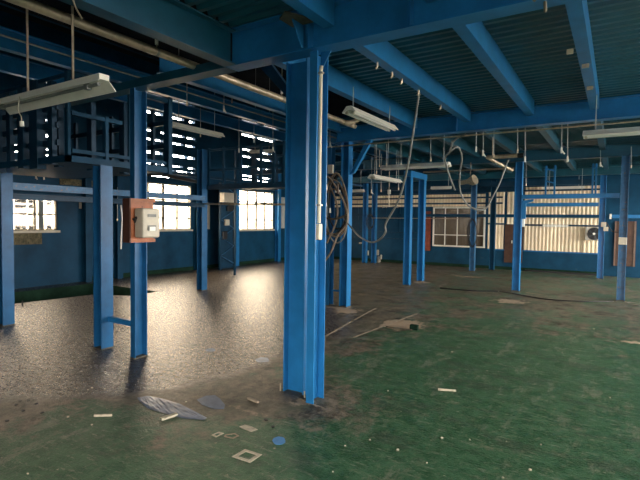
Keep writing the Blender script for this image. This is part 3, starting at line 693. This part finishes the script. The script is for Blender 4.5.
# ---------------------------------------------------------------- hoses and cables
def cable(name, pts, r, mat, label, cat='cable', n=8, group=None):
    return tag(MB().tube(smoothcurve(pts, n), r, 8).build(name, mat, None, True), label, cat, group)
cable('air_hose', [at(419, 93, 'y', 5.3), at(415, 120, 'y', 5.4), at(408, 165, 'y', 5.55), at(399, 199, 'y', 5.75), at(386, 223, 'y', 6.0), at(385.5, 232, 'y', 6.05), at(379, 240, 'y', 6.2), at(370, 242, 'y', 6.4), at(359, 236, 'y', 6.7), at(350, 226, 'y', 6.95), at(342, 216, 'y', 7.08)], .0135, 'hose', 'long grey hose looping down from a joist to the hose post', 'hose')
cable('power_cable', [at(452, 141, 'y', 7.0), at(450, 152, 'y', 7.2), at(445, 158, 'y', 7.4), at(448, 172, 'y', 7.6), at(455, 190, 'y', 7.9)], .013, 'hose', 'short grey cable hanging left of the horn speaker')
cable('power_cable', [at(451, 151, 'y', 7.1), at(458, 147, 'y', 7.3), at(462, 158, 'y', 7.5), at(460, 172, 'y', 7.7), at(460, 190, 'y', 7.9), at(466, 203, 'y', 8.1), at(475, 209, 'y', 8.2), at(485, 209, 'y', 8.3), at(492, 198, 'y', 8.4), at(500, 182, 'y', 8.5), at(508, 160, 'y', 8.6)], .014, 'hose', 'grey cable drooping in a loop under the folded pipe arm')
cable('power_cable', [at(450, 150, 'y', 7.1), at(455, 140, 'y', 7.05), at(466, 134, 'y', 7.0)], .013, 'hose', 'pale cable stub tied under the second girder')
cable('power_cable', [at(73, 0, 'y', 1.7), at(76, 8, 'y', 1.8), at(82, 19, 'y', 1.9)], .006, 'galv', 'thin curling cable end at the top of the near pipe')
cable('power_cable', [at(121, 205, 'x', -8.2), at(122, 218, 'x', -8.2), at(121.5, 232, 'x', -8.2), at(121, 249, 'x', -8.2)], .014, 'white', 'white cable hanging left of the orange board')
cable('power_cable', [at(606, 222, 'y', 15.8), at(612, 231, 'y', 15.8), at(619, 232, 'y', 15.8)], .015, 'black', 'black cable curving right of the exhaust fan')
hc = thing('hose_coil', (-4.1, 7.0, 1.6), 'bundle of looped tan hoses hung on the post beside big column', 'hose coil')
rnd = random.Random(3)
for k, (cx_, cy_, rx, ry, mt) in enumerate(((336, 205, 12, 32, 'tan'), (334, 207, 14, 27, 'tan'), (338, 202, 9, 27, 'black'), (333, 212, 15, 23, 'tan'), (337, 208, 10, 35, 'hose'), (331, 205, 14, 30, 'black'))):
    pts = []
    for i in range(25):
        t_ = i/24*2*math.pi+.3
        pts.append(at(cx_+rx*math.cos(t_)*(1-.25*math.sin(t_)), cy_-ry*math.sin(t_), 'y', 7.04+.012*k+.02*math.sin(t_*3)))
    MB().tube(pts, .014, 7).build('hose_loop', mt, hc, True)
for k, pts in enumerate(([(325, 176), (332, 181), (345, 205), (347, 222), (338, 235), (331, 252), (324, 262)], [(330, 186), (337, 205), (336, 222), (327, 243)], [(325, 218), (334, 219), (342, 217), (347, 214)])):
    MB().tube(smoothcurve([at(px, py, 'y', 6.98-.02*k) for px, py in pts]), .017, 8).build('hose_tail', ['tan', 'tan', 'rust'][k], hc, True)
cp = thing('cable_connector', at(330, 170, 'y', 7.0), 'beige connector at the top of the hose bundle', 'connector')
MB().box(*(at(327.5, 173.5, 'y', 7.0)), *(at(332.5, 164.5, 'y', 7.0)+Vector((0, .05, 0)))).build('housing', 'beige', cp, bevel=.006)
for (px, py, dz, mt, lab) in ((338, 190, .10, 'pink', 'orange pink plug hanging among the looped hoses'), (326.5, 188, .06, 'white', 'upper white plug hanging beside the looped hoses'), (326, 205, .04, 'white', 'middle white plug hanging beside the looped hoses'), (330, 211, .05, 'white', 'lowest white plug hanging beside the looped hoses')):
    p_ = at(px, py, 'y', 6.9); tag(MB().tube([p_+Vector((0, 0, dz)), p_-Vector((0, 0, dz*.6))], [.012, .02], 8).build('cable_plug', mt, None, True), lab, 'plug')
def coil(cx_, cy_, rx, ry, Y, label, n=3):
    t = thing('cable_coil', at(cx_, cy_, 'y', Y), label, 'cable coil')
    for k in range(n):
        pts = [at(cx_+(rx-.5*k)*math.cos(i/20*2*math.pi)+.3*k, cy_-(ry-.8*k)*math.sin(i/20*2*math.pi), 'y', Y-.02*k) for i in range(21)]
        MB().tube(pts, .010, 6).build('cable_loop', 'black', t, True)
coil(472, 233, 4.7, 14.5, 14.72, 'black cable coil hung on the weathered post before the window')
coil(370, 221.5, 3.8, 7.5, 15.15, 'small black cable coil on the far pair of posts')

# wires with white plugs hanging from the girders
WHITE = [(187, 72, 106, 4.2, 0), (224, 90, 110, 5.0, 1), (232, 85, 103, 5.1, 0), (200.5, 108, 137, 6.0, 0), (239, 112, 151, 7.1, 1), (273, 92, 150, 7.1, 1), (254, 125, 141, 7.0, 1),
         (376.5, 148, 174, 8.3, 0), (386.5, 148, 166, 8.4, 0), (379.5, 150, 167, 8.9, 0), (401, 143, 166, 8.5, 0), (398.5, 171, 190, 9.4, 0), (381, 178, 192, 9.6, 0), (371.5, 180, 192, 9.8, 1), (430.5, 141, 162, 7.3, 0),
         (302.5, 118, 124, 7.3, 1), (348, 134, 146, 7.3, 1), (330, 122, 145, 7.0, 1), (476, 138, 150, 7.4, 1), (483, 140, 154, 7.5, 1), (493.5, 146, 157, 7.5, 0), (517.5, 118, 153, 7.3, 0), (525, 126, 160, 7.6, 1), (561.5, 131, 151, 7.5, 1), (567.5, 130, 160, 7.7, 1),
         (526, 164, 186, 11.3, 0), (631, 152, 168, 10.8, 0), (600.5, 150, 165, 11.0, 1), (44, 168, 178, 4.5, 1), (36, 168, 177, 4.6, 1), (61, 205, 225, 8.0, 1), (117.5, 206, 221, 6.0, 0)]
ORD = 'first second third fourth fifth sixth seventh eighth ninth tenth eleventh twelfth thirteenth fourteenth fifteenth sixteenth seventeenth eighteenth nineteenth twentieth twenty-first twenty-second twenty-third twenty-fourth twenty-fifth twenty-sixth twenty-seventh twenty-eighth twenty-ninth thirtieth thirty-first thirty-second'.split()
where = lambda px: 'left of the big column' if px < 285 else 'beside the hose post' if px < 360 else 'left of the twin portal' if px < 440 else 'near the pipe arm' if px < 500 else 'over the right rail frame'
for k, (px, y0, y1, Y, plug) in enumerate(WHITE):
    a_, b_ = at(px, y0, 'y', Y), at(px, y1, 'y', Y)
    top = 2.99 if px > 285 else (3.3 if y0 < 150 else 2.13)
    side = '%s hanging wire%s %s, %s from the left' % ('short' if y1-y0 < 18 else 'long', ' with white plug' if plug else '', where(px), ORD[sorted(q[0] for q in WHITE).index(px)])
    t = thing('hanging_wire', (a_.x, Y, max(top, a_.z)), side, 'wire', 'wires hanging from the ceiling')
    MB().tube([(a_.x, Y, max(top, a_.z)), (b_.x, Y, b_.z+.04)], .0055, 5).build('wire', 'wire', t)
    if plug:
        MB().tube([(b_.x, Y, b_.z+.06), (b_.x, Y, b_.z+.03), (b_.x, Y, b_.z-.03)], [.008, .013, .015], 8).build('plug', 'white', t, True)
        if k % 2: MB().tube([(b_.x+.01, Y, b_.z), (b_.x+.04, Y, b_.z-.045)], .010, 8).build('plug', 'white', t, True)
    else:
        MB().tube([(b_.x, Y, b_.z+.05), (b_.x, Y, b_.z)], .012, 6).build('hook', 'galv', t, True)
# clips on joists
for k, (px, py, x, lab) in enumerate(((373, 65, -1.93, 'first'), (386, 75, -1.93, 'second'), (398, 81, -1.93, 'third'), (416, 92, -1.93, 'fourth'), (436, 107, -1.93, 'fifth'))):
    p_ = at(px, py, 'z', 2.97); tag(MB().tube([(x-.02, p_.y, 2.99), (x-.02, p_.y, 2.95), (x-.035, p_.y, 2.93)], .011, 6).build('beam_clip', 'galv', None, True), lab+' small clip along the bright joist right of the column', 'clip', 'clips under the joists')
for k, (px, py, x, lab) in enumerate(((584, 66, -.30, 'upper'), (590, 88, -.30, 'lower'))):
    p_ = at(px, py, 'z', 2.97); tag(MB().box(-.33, p_.y, 2.955, -.27, p_.y+.03, 2.99).build('beam_clip', 'galv'), lab+' small clip under the rightmost visible joist', 'clip', 'clips under the joists')
p_ = at(572, 51, 'x', -.36); tag(MB().box(-.40, p_.y, p_.z-.015, -.352, p_.y+.03, p_.z+.02).build('beam_clip', 'pole'), 'bright cream clip on the side of the rightmost joist', 'clip')
p_ = at(533, 0, 'y', 3.1); q_ = at(546.5, 11, 'y', 3.35)
cable('power_cable', [(p_.x, 3.12, p_.z), (p_.x+.05, 3.13, 2.90), (q_.x, 3.3, 2.83)], .010, 'tan', 'short frayed cable end over the near girder at the top')

# hook light with white plug hanging left of the portal
hl = thing('hook_lamp', at(389, 200, 'y', 11.8), 'dirty white fan shaped lamp hanging on a rod left of portal', 'lamp')
p_ = at(389, 192, 'y', 11.8); q_ = at(389, 206, 'y', 11.8)
MB().box(p_.x-.04, 11.78, p_.z-.06, p_.x+.04, 11.84, p_.z+.06).build('plug', 'white', hl, bevel=.008)
MB().tube([(p_.x, 11.8, p_.z+.05), (p_.x, 11.8, 2.85)], .008, 6).build('wire', 'galv', hl)
MB().tube([(p_.x, 11.8, p_.z-.06), (q_.x, 11.8, q_.z+.03)], .014, 8).build('rod', 'pole', hl)
for k in range(3):
    a0 = k*2.094+.4
    MB().prism([q_+Vector((.04*math.cos(a0+1.2), .04*math.sin(a0+1.2), 0)), q_+Vector((.26*math.cos(a0+.3), .26*math.sin(a0+.3), -.05)), q_+Vector((.26*math.cos(a0-.3), .26*math.sin(a0-.3), -.02)), q_+Vector((.04*math.cos(a0-1.2), .04*math.sin(a0-1.2), 0))], (0, 0, .015)).build('blade', 'beige', hl)

# white control boxes
def wbox(px, py, w_, h_, Y, label, mat='white', d=.06, name='control_box'):
    p_ = at(px, py, 'y', Y)
    return tag(MB().box(p_.x-w_/2, Y-d/2, p_.z-h_/2, p_.x+w_/2, Y+d/2, p_.z+h_/2).build(name, mat, bevel=.008), label, 'box')
wbox(622.5, 241, .14, .14, 10.93, 'white square control box on the dirty right post', 'beige')
wbox(603.5, 224.5, .12, .13, 15.02, 'upper white box on the post right of the fan', 'beige')
wbox(605.8, 229, .11, .11, 15.03, 'lower white box on the post right of the fan', 'beige')
wbox(610.5, 216.5, .05, .14, 15.0, 'small white box above the post right of the fan')
wbox(523.5, 220, .05, .30, 11.18, 'slim white box on the blue post in front of the cream sheet')
wbox(376.5, 252.5, .17, .20, 15.7, 'white outlet box low beside the far pair of posts', 'beige')
wbox(379, 259.5, .10, .22, 15.65, 'small white outlet hanging below its neighbour box', 'beige')
wbox(381, 257, .06, .16, 15.6, 'tiny beige plug right of the low white boxes', 'beige')
wbox(360.5, 243, .10, .05, 15.6, 'small pale plate left of the far posts', 'beige')
wbox(368, 253, .05, .17, 15.25, 'tall pale box between the far pair of posts', 'beige')
tag(MB().box(*(at(79, 208.5, 'x', XL+.01)), *(at(88, 201, 'x', XL+.01)+Vector((.01, 0, 0)))).build('paper_notice', 'paper'), 'blank old paper notice on the wall right of the far left window', 'notice')
p_ = at(11, 231.5, 'x', XL+.03); q_ = at(42, 244, 'x', XL+.03)
tag(MB().box(XL+.002, p_.y, q_.z, XL+.03, q_.y, p_.z-.02).build('plywood_board', 'ply'), 'mouldy plywood board under the far left window', 'board')
p_ = at(60, 178, 'x', XL+.03); q_ = at(95, 187, 'x', XL+.03)
o = tag(MB().box(XL+.002, p_.y, q_.z, XL+.03, q_.y, p_.z).build('wall_panel', 'ply'), 'dim cream strip high on the wall right of the far left window', 'panel')

# ---------------------------------------------------------------- floor marks and litter
def poly_px(name, pts, mat, label, cat, h=.003, z0=.0005):
    P = [at(px, py, 'z', 0) for px, py in pts]
    return tag(MB().prism([(p.x, p.y, z0) for p in P], (0, 0, h)).build(name, mat), label, cat)
def ell(cx_, cy_, rx, ry, n=18, j=0, a=0, seed=1):
    r_ = random.Random(seed)
    return [(cx_+math.cos(t)*rx*(q := 1+r_.uniform(-j, j))*math.cos(a)-math.sin(t)*ry*q*math.sin(a), cy_+math.cos(t)*rx*q*math.sin(a)+math.sin(t)*ry*q*math.cos(a)) for t in [i/n*2*math.pi for i in range(n)]]
poly_px('paint_spot', ell(279, 441, 6.5, 4, 20, .04), 'bluemark', 'round light blue paint spot on the green floor', 'paint spot')
poly_px('paint_spot', [(197, 400), (206, 396), (215, 395.5), (220, 399), (225, 405), (224, 409), (214, 409), (202, 405)], 'bluestain', 'slate blue paint patch left of the big column', 'paint spot')
poly_px('paint_spot', ell(262.5, 360, 7, 2.4, 14, .12), 'bluestain', 'small slate patch left behind the big column', 'paint spot')
poly_px('paint_spot', ell(211, 350, 5, 1.6, 14, .12, seed=4), 'bluestain', 'faint small blue patch between the left posts and column', 'paint spot')
# crumpled tarp
tb = bmesh.new(); pts = [(137, 398), (146, 396.5), (160, 398.5), (175, 402), (190, 408), (203, 415), (206, 419), (196, 421), (182, 418), (170, 414), (158, 412), (147, 407)]
rr_ = random.Random(9); N = 26
def seg(u, v):
    top = [(137, 398), (148, 396), (163, 399), (180, 404), (207, 418)]; bot = [(139, 401), (148, 409), (162, 413), (182, 418.5), (205, 420.5)]
    f_ = u*4; i = min(int(f_), 3); f_ -= i
    a = (top[i][0]*(1-f_)+top[i+1][0]*f_, top[i][1]*(1-f_)+top[i+1][1]*f_); b = (bot[i][0]*(1-f_)+bot[i+1][0]*f_, bot[i][1]*(1-f_)+bot[i+1][1]*f_)
    p = at(a[0]*(1-v)+b[0]*v, a[1]*(1-v)+b[1]*v, 'z', 0); e = math.sin(math.pi*v)**.5*math.sin(math.pi*min(max(u, .02), .98))**.4
    p.z = .003+e*rr_.uniform(.001, .007); return p
gr = [[tb.verts.new(seg(u/N, v/8)) for v in range(9)] for u in range(N+1)]
for u in range(N):
    for v in range(8): tb.faces.new((gr[u][v], gr[u+1][v], gr[u+1][v+1], gr[u][v+1]))
mb = MB(); mb.bm.free(); mb.bm = tb
tag(mb.build('crumpled_rag', 'bluestain'), 'crumpled slate blue rag lying on the worn floor', 'rag')
def stick(p0, p1, wd, mat, label, h=.015):
    a_, b_ = at(*p0, 'z', 0), at(*p1, 'z', 0); d_ = (b_-a_).normalized(); s_ = Vector((-d_.y, d_.x, 0))*wd/2
    return tag(MB().prism([a_+s_, b_+s_, b_-s_, a_-s_], (0, 0, h)).build('wood_offcut', mat), label, 'debris')
stick((161, 420), (177, 415), .035, 'chip', 'pale wood offcut beside the crumpled rag')
stick((94, 416.5), (112, 416), .012, 'chip', 'thin white stick on the dark green floor at lower left')
stick((438, 390), (456, 391.5), .016, 'chip', 'short pale stick on the green floor right of the column')
stick((248, 399), (258, 403), .02, 'concrete', 'pale splinter left of the big column base')
# square outline mark and small frames
def frame_px(c4, wd, label, mat='chip'):
    P = [at(*p, 'z', 0) for p in c4]; m_ = MB(); n = len(P); C0 = sum(P, Vector())/n
    inn = [p+(C0-p).normalized()*wd for p in P]
    a = [m_.bm.verts.new((p.x, p.y, .0008)) for p in P]; b = [m_.bm.verts.new((p.x, p.y, .0008)) for p in inn]
    a2 = [m_.bm.verts.new((p.x, p.y, .004)) for p in P]; b2 = [m_.bm.verts.new((p.x, p.y, .004)) for p in inn]
    for i in range(n):
        j = (i+1) % n
        for q in ((a2[i], a2[j], b2[j], b2[i]), (a[i], b[i], b[j], a[j]), (a[i], a[j], a2[j], a2[i]), (b[i], b2[i], b2[j], b[j])): m_.bm.faces.new(q)
    return tag(m_.build('floor_mark', mat), label, 'floor mark')
frame_px([(232, 457), (245, 449.5), (262, 455), (250, 463)], .035, 'broken white square outline on the green floor')
frame_px([(211, 435.5), (219, 432), (224, 433.5), (216, 437.5)], .02, 'left small pale outline mark near the brown floor edge')
frame_px([(225, 435), (235, 433.5), (239, 436), (233, 439), (224, 437)], .012, 'right faint outline mark near the brown floor edge', 'concrete')
poly_px('floor_mark', [(239, 427), (245, 425), (252, 427), (258, 430), (251, 432), (243, 429)], 'chip', 'pale flaked patch on the floor left of the blue spot', 'floor mark')
stick((325, 336.5), (352, 321), .03, 'concrete', 'near half of the left worn line strip on the floor', .002)
stick((354, 320), (376, 308), .03, 'concrete', 'far half of the left worn line strip on the floor', .002)
stick((353, 337.5), (417, 313.5), .03, 'concrete', 'right worn line strip on the floor beyond the column', .002)
p_ = at(413, 330, 'z', 0); tag(MB().box(p_.x-.05, p_.y, 0, p_.x+.06, p_.y+.06, .07).build('small_block', 'pit'), 'small dark green block on the sandy floor patch', 'block')
tag(MB().tube([at(412, 330, 'z', .012), at(386, 326.5, 'z', .012)], .011, 6).build('steel_rod', 'rust'), 'thin dark rod lying beside the small green block', 'rod')
cable('floor_cable', [at(499, 291, 'z', .012), at(513, 293.5, 'z', .012), at(545, 299, 'z', .012), at(580, 301.3, 'z', .012), at(613, 301.5, 'z', .012)], .011, 'black', 'black cable lying on the floor between the right posts')
cable('floor_cable', [at(440, 288, 'z', .012), at(470, 290.5, 'z', .012), at(498, 291.2, 'z', .012)], .014, 'black', 'black cable on the floor left of the rail frame post')
tag(MB().tube([at(22.5, 306, 'z', 0), at(22.5, 306, 'z', 0)+Vector((0, 0, .09))], .012, 6).build('steel_peg', 'black'), 'short dark peg at the edge of the green pit', 'peg')
tag(MB().box(-2.42, 15.98, 0, -.45, 16.06, .05).build('floor_strip', 'black'), 'dark strip along the foot of the back wall below the fan', 'strip')
rl = random.Random(21)
LIT = [(105, 389), (92, 388), (88, 390), (68, 417), (92, 425), (388, 391), (442, 438), (427, 463), (562, 353), (594, 329), (503, 478), (470, 440), (487, 371), (530, 470), (610, 398), (186, 402), (193, 355), (28, 474), (262, 318), (212, 299), (345, 446), (541, 445), (575, 338), (620, 330), (370, 440), (333, 472), (398, 450), (452, 352), (392, 296), (395, 294)]
quad = lambda px, py: ('left' if px < 213 else 'centre' if px < 427 else 'right')+(' foreground' if py > 400 else ' middle' if py > 340 else ' far')
for k, (px, py) in enumerate(LIT):
    s_ = rl.uniform(.004, .010); p_ = at(px, py, 'z', 0); a0 = rl.uniform(0, 6)
    P = [(p_.x+s_*rl.uniform(.6, 1.3)*math.cos(a0+i*1.05), p_.y+s_*rl.uniform(.6, 1.3)*math.sin(a0+i*1.05), 0) for i in range(6)]
    o = MB().prism(P, (0, 0, .006)).build('debris_chip', 'chip')
    tag(o, 'pale chip of debris on the worn floor, %s' % quad(px, py), 'debris', 'pale chips on the floor, '+quad(px, py))
for k, (px, py) in enumerate(((266, 420), (273, 427), (28, 401), (16, 405), (36, 404), (20, 401), (42, 413), (23, 411), (7, 421), (34, 315.5), (55, 333))):
    p_ = at(px, py, 'z', 0); s_ = .013
    o = MB().prism([(p_.x+s_*(1+.5*math.sin(i*2+px))*math.cos(i*1.05), p_.y+s_*math.sin(i*1.05), 0) for i in range(6)], (0, 0, .006)).build('debris_lump', 'black')
    tag(o, 'dark lump on the floor, '+('near the big column' if px > 200 else 'at the left'), 'debris', 'dark lumps '+('near the big column' if px > 200 else 'on the left floor'))

# ---------------------------------------------------------------- light
wd = bpy.data.worlds.new('overcast'); SC.world = wd; wd.use_nodes = True
bg = wd.node_tree.nodes['Background']; bg.inputs[0].default_value = (1, .93, .84, 1); bg.inputs[1].default_value = 40.0
def portal(loc, rot, sx, sy):
    l = bpy.data.lights.new('window_portal', 'AREA'); l.shape = 'RECTANGLE'; l.size = sx; l.size_y = sy; l.cycles.is_portal = True
    o = bpy.data.objects.new('window_portal', l); o.location = loc; o.rotation_euler = rot; COL.objects.link(o)
for y0, y1, z0, z1 in WIN: portal((XL-.16, (y0+y1)/2, (z0+z1)/2), (math.pi/2, 0, -math.pi/2), y1-y0, z1-z0)
for b0, b1 in bays: portal((XL-.16, (b0+b1)/2, 3.72), (math.pi/2, 0, -math.pi/2), b1-b0, 2.3)
for y0, y1, zt in RW: portal((XR+.16, (y0+y1)/2, (1.0+zt)/2), (math.pi/2, 0, math.pi/2), y1-y0, zt-1.0)
portal((.3, YF-.16, 1.0), (math.pi/2, 0, 0), 1.8, 2.0)

vs = SC.view_settings; vs.view_transform = 'Standard'; vs.look = 'None'; vs.gamma = 1; vs.use_curve_mapping = False; vs.exposure = -.27
SC.cycles.use_denoising = True
SC.cycles.max_bounces = 10; SC.cycles.diffuse_bounces = 5; SC.cycles.sample_clamp_indirect = 8
